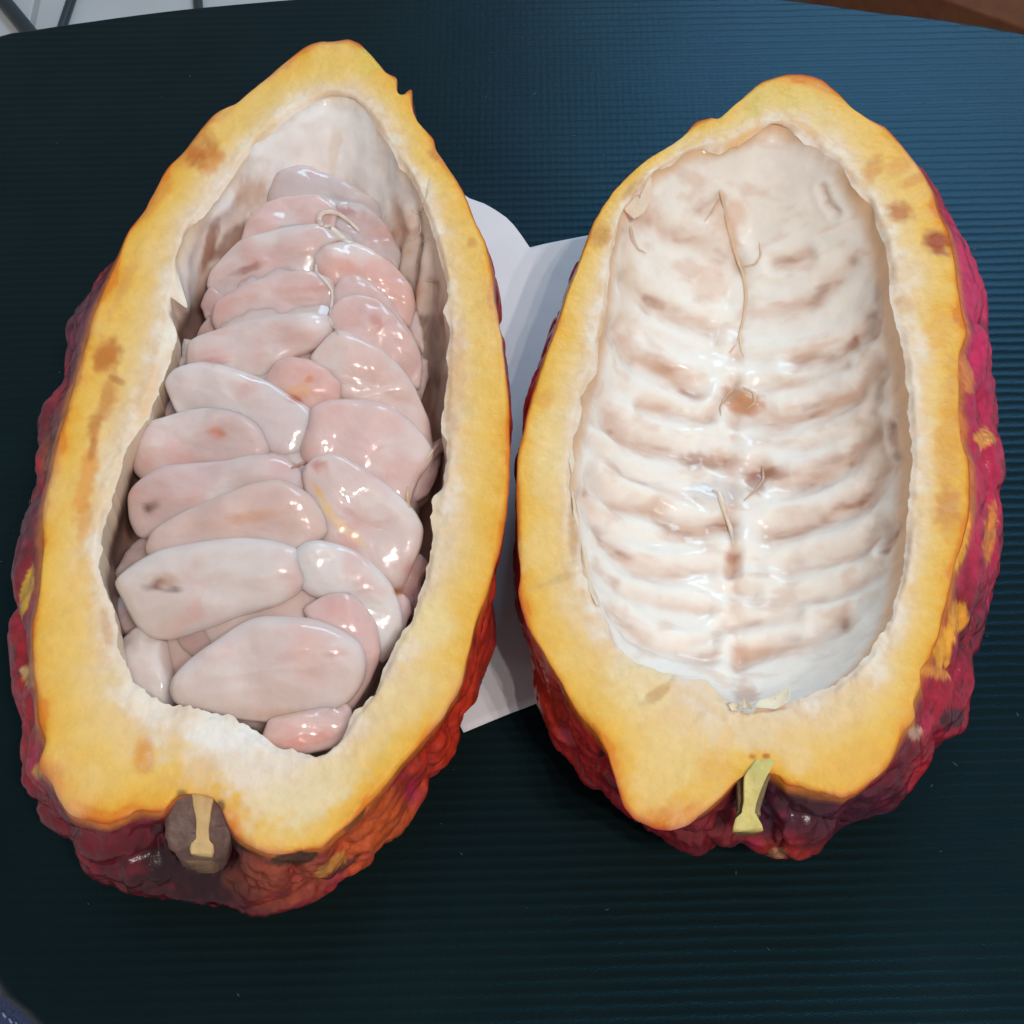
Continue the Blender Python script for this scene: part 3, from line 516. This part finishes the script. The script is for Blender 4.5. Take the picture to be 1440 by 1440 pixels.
for ol in ([(801, 626), (805, 628), (808, 652), (804, 668), (800, 650)], [(804, 690), (809, 700), (816, 735), (812, 742), (806, 720)], [(817, 760), (824, 770), (829, 795), (824, 800), (818, 784)], [(826, 806), (834, 822), (844, 850), (838, 852), (828, 830)]):
    flake('membrane_flap', bvR, ol, (236, 214, 190), podR, 0.1, 0.1, 0.05, z=ZR - 0.02, mat=M_flesh)
for pl, r0, r1, c in [([(1013, 268), (1019, 290), (1026, 330), (1036, 362), (1046, 385), (1050, 410), (1048, 440), (1040, 470), (1034, 492), (1026, 496)], .08, .06, (222, 180, 140)), ([(1040, 470), (1042, 490), (1046, 502)], .05, .03, (226, 190, 150)),
                      ([(1002, 690), (1010, 688), (1015, 705), (1021, 725), (1028, 745), (1031, 768)], .11, .08, (228, 206, 188)), ([(1034, 545), (1022, 556), (1012, 572), (1014, 584)], .05, .04, (190, 138, 104)), ([(1045, 545), (1060, 552), (1062, 566), (1050, 575)], .06, .04, (206, 156, 112)),
                      ([(1072, 655), (1074, 675), (1060, 692), (1046, 704)], .06, .04, (176, 126, 108)), ([(886, 318), (889, 335), (897, 350), (909, 356)], .08, .05, (222, 184, 166)), ([(1012, 280), (1000, 300), (990, 312)], .06, .03, (226, 180, 144)),
                      ([(1046, 375), (1062, 372), (1070, 360), (1068, 340)], .05, .03, (224, 180, 146))]:
    strand('fibre', bvR, pl, r0 * 0.95, r1 * 0.9, tuple(0.55 * k + 0.45 * q for k, q in zip(c, (236, 208, 186))), podR, 0.02, 0.4)

# stems
def slab(name, outline, ztop, th, col, parent, mat, rough=0.0, edgecol=None, round_=0.0):
    bo = np.asarray(outline, float); n = len(bo) * 6; k = np.linspace(0, len(bo), n, endpoint=False); i0 = k.astype(int); f = (k - i0)[:, None]
    b = bo[i0] * (1 - f) + bo[(i0 + 1) % len(bo)] * f
    zt = ztop(b) if callable(ztop) else np.full(n, ztop); B = unproj(b, zt); cc = B.mean(0); rings = []
    for s_, dz in ((0.02, 0.0), (0.5, 0.0), (0.9, 0.0), (1.0, -0.06), (1.02 - round_ * 0.05, -th * .45), (0.99 - round_ * .35, -th * .85), (0.9 - round_ * .6, -th), (0.02, -th)):
        g = cc + (B - cc) * s_; g[:, 2] += dz + rough * fbm(g, 2.5, 3, 6); rings.append(g)
    V = np.vstack(rings); up = np.cross(B[1] - B[0], cc - B[0])[2] > 0; F = quads(8, n); F = [q[::-1] for q in F] if up else F
    colv = np.broadcast_to(lin(col), V.shape) * (1 + 0.2 * fbm(V, 3, 3, 8))[:, None]
    if edgecol is not None: colv[3 * n:] = lin(edgecol) * (1 + 0.25 * fbm(V[3 * n:], 3, 3, 8))[:, None]
    return link(name, V, F, mat, parent, colv)
def loft_stem(name, rows, ztop, th, col, parent, mat, dome_=0.05, endcol=None, rough=0.04):
    """a stub of stem: traced left and right edges, a nearly flat cut face on top, rounded below, closed ends"""
    r = np.asarray(rows, float); t = np.linspace(0, 1, len(rows)); tt = np.linspace(0, 1, 40)
    y, xl, xr = (np.interp(tt, t, r[:, k]) for k in range(3)); G = []; nu = 13; nb = 15
    for k in range(40):
        z = ztop(y[k]); a, b = unproj([(xl[k], y[k]), (xr[k], y[k])], z); c = (a + b) / 2; hw = (b - a) / 2
        u_ = np.linspace(-1, 1, nu); top = c + u_[:, None] * hw; top[:, 2] += dome_ * (1 - u_ ** 2)
        an = np.linspace(0, math.pi, nb + 2)[1:-1]; low = c + np.cos(an)[:, None] * hw; low[:, 2] -= th * np.sin(an) ** 0.7
        G.append(np.vstack([top, low]))
    G = np.array(G); n = nu + nb; V = G.reshape(-1, 3); V = V + (rough * fbm(V, 2.2, 3, 5))[:, None] * [0.6, 0.6, 1]
    F = quads(40, n) + [tuple(range(n))[::-1], tuple(39 * n + q for q in range(n))]
    colv = np.broadcast_to(lin(col), V.shape) * (1 + 0.25 * fbm(V * [1, .4, 1], 3.5, 3, 8))[:, None]
    if endcol is not None: colv[-2 * n:] = lin(endcol)
    return link(name, V, F, mat, parent, colv)
zst = lambda y: ZR - 0.14 - 0.5 * float(sstep(1120, 1225, y)) - 0.25 * float(sstep(1195, 1212, y))
stem = loft_stem('stem', [(1104, 248, 314), (1125, 240, 318), (1150, 233, 321), (1175, 233, 323), (1188, 238, 320), (1198, 244, 315), (1206, 253, 307), (1211, 264, 296)], zst, 1.3, (112, 84, 76), podL, M_bark, -0.05, (134, 104, 78), 0.2)
loft_stem('stem_core', [(1107, 258, 315), (1113, 264, 308), (1122, 270, 300), (1140, 274, 296), (1165, 276, 293), (1180, 275, 293), (1188, 268, 299), (1196, 265, 301), (1202, 267, 298)], lambda y: zst(min(y, 1196)) + 0.03, 0.35, (214, 180, 128), stem, M_flesh, 0.02, None, 0.09)
rs_ = loft_stem('stem', [(1064, 1066, 1092), (1078, 1056, 1087), (1092, 1046, 1078), (1110, 1045, 1070), (1128, 1046, 1064), (1142, 1044, 1062), (1150, 1035, 1067), (1160, 1032, 1071), (1168, 1031, 1073)], lambda y: ZR + 0.11 - 0.12 * float(sstep(1080, 1062, y)) - 0.34 * float(sstep(1080, 1170, y)), 0.3, (216, 198, 122), podR, M_flesh, 0.0, (190, 168, 100), 0.06)
loft_stem('bark', [(1084, 1041, 1087), (1100, 1037, 1080), (1118, 1037, 1075), (1138, 1038, 1069), (1146, 1035, 1070)], lambda y: ZR - 0.10 - 0.28 * float(sstep(1080, 1170, y)), 0.8, (120, 96, 66), rs_, M_bark, 0.0)

# ------------------------------------------------------------------ seeds
seed_root = empty('seed_cluster', (cL[0], cL[1], 1.4), 'cluster of wet pinkish white cacao seeds filling the left pod half', 'cacao seeds')
PINK, PALE, GREY, BLUSH = (222, 190, 184), (228, 216, 210), (206, 190, 188), (228, 186, 176)
def dome(c):
    u = (c[0] - 395) / 230.0; v = (c[1] - 640) / 420.0
    return 4.75 - 1.15 * u * u - 0.9 * max(0.0, abs(v)) ** 3, u, v
SB = [(446, 690, 15, 7, 55, (238, 190, 128), .8), (462, 718, 18, 8, 52, (240, 200, 144), .85), (478, 738, 14, 7, 42, (240, 204, 160), .8), (500, 756, 22, 6, 40, (238, 206, 172), .75), (350, 378, 22, 7, -22, (176, 124, 116), .8), (262, 605, 0.1, .1, 0, PINK, 0), (305, 607, 14, 7, 10, (220, 150, 124), .7), (310, 612, 6, 8, 0, (216, 130, 104), .6), (212, 712, 10, 13, 25, (112, 78, 72), .9), (220, 822, 16, 8, -25, (120, 84, 78), .9), (232, 818, 20, 12, 0, (206, 160, 130), .5), (246, 829, 14, 5, 0, (130, 110, 108), .7),
      (420, 550, 22, 13, -20, (232, 178, 140), .8), (414, 561, 12, 6, 20, (200, 110, 96), .8), (436, 533, 7, 7, 0, (226, 140, 106), .8), (530, 452, 9, 12, -30, (206, 146, 140), .7), (487, 297, 16, 6, 15, (186, 130, 126), .7), (440, 405, 20, 10, 0, (212, 160, 160), .5), (360, 725, 40, 9, -10, (222, 170, 140), .5), (300, 500, 30, 14, -10, (220, 170, 164), .5),
      (305, 508, 20, 6, 0, (196, 140, 138), .6), (485, 375, 26, 14, 20, (222, 168, 154), .7), (470, 918, 14, 8, -20, (206, 160, 156), .6), (450, 655, 12, 7, 0, (200, 130, 116), .7), (421, 654, 12, 4, 20, (120, 84, 78), .6), (560, 832, 8, 7, 0, (210, 140, 90), .8), (430, 1040, 44, 9, -12, (216, 150, 136), .7), (390, 1004, 40, 8, -5, (216, 170, 136), .6), (575, 800, 12, 9, 0, (220, 168, 164), .6), (480, 240 + 40, 30, 6, 10, (170, 156, 158), .5), (490, 720, 30, 6, 40, (216, 170, 164), .4)]
seeds = [ # outline, colour, tilt towards the far side, lift, thickness
 ([(384, 275), (391, 256), (426, 246), (478, 263), (504, 277), (528, 294), (542, 313), (544, 335), (535, 360), (500, 365), (440, 340), (390, 310)], GREY, .15, -.55, .6),
 ([(345, 345), (353, 317), (378, 293), (400, 285), (445, 281), (470, 300), (465, 330), (440, 350), (390, 358)], PINK, .2, -.3, .5),
 ([(478, 292), (510, 296), (540, 322), (560, 362), (554, 380), (524, 366), (490, 348), (472, 322)], GREY, .1, -.35, .45),
 ([(345, 343), (324, 364), (305, 386), (302, 402), (312, 422), (345, 428), (400, 415), (442, 398), (450, 372), (462, 352), (470, 342), (447, 322), (400, 328)], (218, 196, 190), .3, -.12, .55),
 ([(303, 410), (290, 435), (296, 457), (280, 475), (302, 482), (328, 458), (318, 425)], (198, 166, 160), .2, -.5, .35),
 ([(313, 427), (345, 408), (372, 397), (404, 389), (438, 389), (461, 398), (466, 418), (462, 442), (450, 464), (380, 470), (320, 474), (308, 450)], PINK, .3, -.1, .5),
 ([(452, 352), (495, 347), (522, 359), (549, 377), (572, 404), (577, 430), (573, 462), (545, 445), (500, 420), (465, 408), (445, 386), (442, 368)], BLUSH, .3, -.15, .5),
 ([(572, 463), (579, 444), (589, 475), (592, 500), (580, 486)], PINK, .1, -.6, .3),
 ([(483, 397), (501, 393), (525, 405), (549, 433), (570, 464), (582, 485), (580, 500), (540, 480), (500, 460), (470, 450), (470, 420)], PINK, .3, -.05, .45),
 ([(580, 552), (586, 503), (598, 513), (600, 534), (588, 572)], (214, 186, 182), .1, -.7, .4),
 ([(468, 442), (482, 426), (505, 421), (530, 427), (552, 447), (570, 471), (583, 491), (587, 511), (583, 545), (545, 525), (500, 495), (470, 479), (462, 463)], PINK, .35, .0, .5),
 ([(262, 481), (277, 484), (285, 518), (249, 532), (247, 518), (260, 513), (267, 498)], (206, 174, 168), .2, -.35, .35),
 ([(276, 487), (288, 477), (333, 462), (376, 449), (428, 447), (454, 449), (462, 461), (459, 476), (445, 492), (415, 505), (395, 518), (372, 539), (340, 535), (300, 525), (275, 520)], (224, 204, 198), .35, .1, .6),
 ([(375, 540), (393, 514), (410, 507), (435, 511), (455, 522), (478, 542), (474, 568), (450, 590), (425, 580), (400, 562)], BLUSH, .3, .05, .5),
 ([(442, 510), (476, 472), (504, 481), (532, 497), (556, 516), (575, 541), (586, 567), (596, 590), (599, 612), (602, 632), (585, 616), (556, 592), (528, 580), (504, 574), (478, 560), (470, 538), (457, 524)], (226, 200, 192), .35, .1, .55),
 ([(245, 560), (263, 583), (262, 596), (237, 592), (240, 574)], (190, 160, 154), .1, -.5, .3),
 ([(245, 545), (249, 535), (258, 525), (280, 518), (302, 516), (328, 523), (354, 532), (380, 543), (406, 560), (430, 576), (443, 597), (440, 612), (430, 634), (414, 648), (390, 645), (360, 628), (335, 603), (300, 598), (263, 588), (252, 562)], (222, 206, 202), .35, .15, .55),
 ([(617, 624), (606, 634), (594, 652), (578, 682), (578, 708), (600, 695), (611, 675), (614, 655), (610, 640)], (216, 182, 180), .1, -.55, .4),
 ([(430, 635), (443, 600), (445, 580), (470, 570), (522, 571), (548, 580), (570, 595), (590, 618), (601, 638), (594, 655), (582, 670), (574, 690), (568, 712), (545, 710), (510, 688), (475, 668), (440, 664)], (228, 198, 192), .35, .1, .6),
 ([(196, 614), (206, 599), (232, 594), (263, 584), (293, 579), (319, 581), (343, 589), (362, 606), (374, 630), (368, 656), (330, 668), (270, 664), (240, 670), (217, 676), (202, 662), (195, 643)], (216, 188, 182), .35, .12, .6),
 ([(195, 697), (202, 684), (216, 672), (240, 658), (281, 655), (320, 652), (350, 645), (382, 644), (405, 656), (420, 678), (426, 694), (390, 700), (351, 700), (310, 714), (270, 734), (230, 750), (208, 750), (197, 728)], (218, 192, 188), .4, .15, .55),
 ([(433, 668), (449, 652), (475, 647), (497, 657), (530, 678), (556, 700), (575, 719), (587, 741), (584, 764), (575, 786), (563, 812), (553, 824), (530, 815), (500, 795), (465, 780), (450, 755), (447, 727), (437, 700)], (224, 202, 196), .4, .15, .6),
 ([(212, 748), (188, 780), (172, 810), (178, 835), (220, 815), (245, 785), (240, 755)], (190, 166, 162), .2, -.35, .4),
 ([(230, 745), (264, 724), (308, 705), (351, 687), (386, 680), (410, 688), (431, 703), (447, 726), (451, 748), (437, 763), (414, 780), (380, 792), (330, 785), (280, 790), (235, 792), (220, 768)], (222, 194, 184), .4, .2, .55),
 ([(575, 788), (587, 786), (600, 800), (589, 821), (587, 847), (579, 868), (572, 850), (553, 838), (561, 814)], (220, 176, 174), .1, -.4, .45),
 ([(186, 828), (170, 855), (167, 870), (180, 893), (212, 893), (218, 870), (197, 845)], (196, 160, 154), .1, -.4, .4),
 ([(254, 884), (300, 868), (342, 856), (400, 838), (440, 832), (475, 844), (430, 868), (380, 880), (340, 895), (310, 912), (285, 925), (266, 908)], (196, 164, 158), .1, -.35, .4),
 ([(178, 817), (203, 795), (235, 778), (282, 768), (334, 762), (377, 766), (410, 777), (418, 797), (423, 818), (405, 836), (386, 848), (342, 862), (300, 878), (255, 892), (225, 890), (205, 872), (190, 842)], PALE, .4, .25, .6),
 ([(552, 842), (564, 840), (573, 849), (575, 865), (563, 888), (554, 905), (531, 928), (526, 905), (540, 875)], (220, 184, 180), .2, -.1, .4),
 ([(416, 784), (435, 769), (452, 766), (475, 771), (500, 780), (524, 798), (545, 822), (556, 850), (560, 880), (548, 905), (530, 926), (520, 885), (495, 856), (473, 846), (445, 838), (424, 822), (418, 800)], (230, 220, 216), .4, .2, .55),
 ([(430, 862), (467, 841), (490, 841), (510, 857), (526, 882), (532, 915), (528, 930), (518, 953), (502, 980), (488, 1000), (470, 992), (468, 940), (455, 900)], (226, 188, 182), .3, .1, .5),
 ([(167, 915), (197, 887), (209, 885), (218, 898), (232, 905), (235, 931), (244, 958), (239, 989), (223, 984), (202, 970), (181, 953), (173, 932)], (226, 214, 208), .3, .05, .5),
 ([(440, 1000), (472, 983), (489, 998), (492, 1018), (482, 1040), (465, 1050), (430, 1058), (400, 1058), (375, 1040), (385, 1012)], (226, 192, 184), .2, .3, .5),
 ([(255, 964), (261, 947), (280, 927), (306, 909), (334, 890), (355, 877), (375, 873), (400, 874), (423, 875), (449, 881), (474, 893), (495, 908), (503, 935), (497, 960), (478, 986), (445, 1003), (400, 1008), (360, 1006), (327, 1001), (298, 992), (272, 989), (259, 980)], (226, 208, 202), .35, .3, .65),
]
def make_seed(outline, color, tilt, lift, th, idx):
    bo = np.asarray(outline, float); n = 96; k = np.linspace(0, len(bo), n, endpoint=False); i0 = k.astype(int); f = (k - i0)[:, None]
    b = bo[i0] * (1 - f) + bo[(i0 + 1) % len(bo)] * f
    b = b.mean(0) + (b - b.mean(0)) * 1.12
    for _ in range(3): b = (np.roll(b, 1, 0) + 2 * b + np.roll(b, -1, 0)) / 4
    c = b.mean(0); z0, u, v = dome(c); z0 += lift - th * 0.5
    C0 = unproj([c], z0)[0]
    tx = -2 * 1.15 * u / 230 * 64 * 0.55; ty = tilt * 1.35                 # plane through the seed's middle: follows the heap, far edge raised
    nrm = np.array([-tx, -ty, 1.0]); d = rays(b); t = ((C0 - CAM) @ nrm) / (d @ nrm); B = CAM + d * t[:, None]
    cc = B.mean(0); nn = nrm / np.linalg.norm(nrm); rings = []; pw = 3.8; th = th * 0.88
    prof = [(s_, 1) for s_ in np.r_[0.01, np.linspace(0.12, 0.9, 9), 0.945, 0.975, 0.993]] + [(1.0, 0)] + [(s_, -1) for s_ in (0.98, 0.93, 0.8, 0.55, 0.01)]
    for s_, sg in prof:
        g = cc + (B - cc) * s_; h = (1 - s_ ** pw) ** (1 / pw) if s_ < 1 else 0
        rings.append(g + nn * (sg * h * th * (1.0 if sg > 0 else 0.8)))
    G = np.array(rings); nr = grid_normals(G); nr *= np.sign((nr[4] @ nn).mean())
    W = G + idx * 3.7
    amp = 0.26 * fbm(W, 0.55, 2, 21) + 0.11 * fbm(W * [1, 1.6, 1], 1.2, 3, 22)
    G = G + nr * (amp * np.array([sstep(1.0, 0.85, s_) if sg >= 0 else 0 for s_, sg in prof])[:, None])[..., None]
    V = G.reshape(-1, 3); Q = proj(V)
    col = np.broadcast_to(lin(color), V.shape).copy()
    col = mixc(col, lin((236, 226, 222)), 0.65 * sstep(0.0, 0.45, fbm(V + idx * 5, 0.6, 3, 31)))
    col = mixc(col, lin((222, 168, 158)), 0.5 * sstep(0.05, 0.5, fbm(V + idx * 9, 0.8, 3, 33)))
    col = blobs(col * np.array([0.985, 0.955, 0.96]), Q, V, SB, 13)
    F = quads(len(prof), n); up = nr[4].mean(0)
    a, b_, c_ = G[2, 0], G[2, 1], G[3, 1]
    F = F + [tuple(range(n))[::-1], tuple((len(prof) - 1) * n + j for j in range(n))]
    F = F if np.cross(b_ - a, c_ - a) @ nn > 0 else [q[::-1] for q in F]
    link('seed', V, F, M_seed, seed_root, col)
for i, s_ in enumerate(seeds): make_seed(*s_, i)
# soft pulp between and beneath the seeds
core_px = [(395, 285), (470, 285), (520, 330), (555, 400), (572, 500), (585, 600), (580, 700), (565, 800), (540, 880), (500, 960), (460, 1020), (380, 1010), (280, 985), (215, 950), (190, 860), (200, 780), (215, 690), (225, 610), (270, 520), (315, 430), (350, 340)]
b = resample(core_px + core_px[:1], 121)[:-1]; b = b.mean(0) + (b - b.mean(0)) * 1.03; B = unproj(b, 4.0); cc = B.mean(0); rings = []
for s_, dz in ((0.01, 0), (0.2, 0), (0.4, 0), (0.55, 0), (0.68, 0), (0.78, -.02), (0.86, -.1), (0.93, -.3), (0.98, -.7), (1.0, -1.2), (.95, -1.9), (.8, -2.3), (.01, -2.4)):
    g = cc + (B - cc) * s_; q = proj(g); u_ = (q[:, 0] - 395) / 230; v_ = np.abs(q[:, 1] - 640) / 420
    g[:, 2] = 4.75 - 1.15 * u_ ** 2 - 0.9 * v_ ** 3 - 0.09 + dz + 0.10 * fbm(g, 0.9, 3, 3) + 0.04 * fbm(g, 2.5, 2, 5); rings.append(g)
V = np.vstack(rings)
link('pulp', V, quads(13, 120) + [tuple(range(120))[::-1]], M_seed, seed_root, np.broadcast_to(lin((222, 192, 184)), V.shape) * (1 + .2 * fbm(V, 1.2, 3, 4))[:, None])
dgr = bpy.context.evaluated_depsgraph_get()
Vs, Fs = [], []
for o in seed_root.children:
    o0 = len(Vs); Vs += [tuple(v.co / U) for v in o.data.vertices]; Fs += [tuple(i + o0 for i in p.vertices) for p in o.data.polygons]
bvS = BVHTree.FromPolygons(Vs, Fs)
for pl, r0, r1, c, fl in [([(452, 318), (446, 305), (456, 297), (474, 299), (490, 310), (506, 326)], .12, .08, (226, 200, 186), .6), ([(456, 318), (468, 322), (478, 334), (490, 343), (496, 340)], .13, .14, (236, 220, 204), .6),
                          ([(617, 624), (608, 634), (598, 648)], .09, .05, (238, 212, 186), .8), ([(574, 684), (572, 700), (576, 714)], .06, .05, (226, 186, 150), .6), ([(444, 372), (444, 384), (458, 394), (468, 410), (466, 430), (464, 442)], .08, .05, (226, 206, 198), .6), ([(410, 658), (424, 652), (434, 650)], .06, .05, (206, 140, 124), .6), ([(462, 447), (468, 460), (476, 470)], .06, .05, (214, 186, 174), .6)]:
    strand('fibre', bvS, pl, r0, r1, c, seed_root, 0.02, fl, M_fibre)
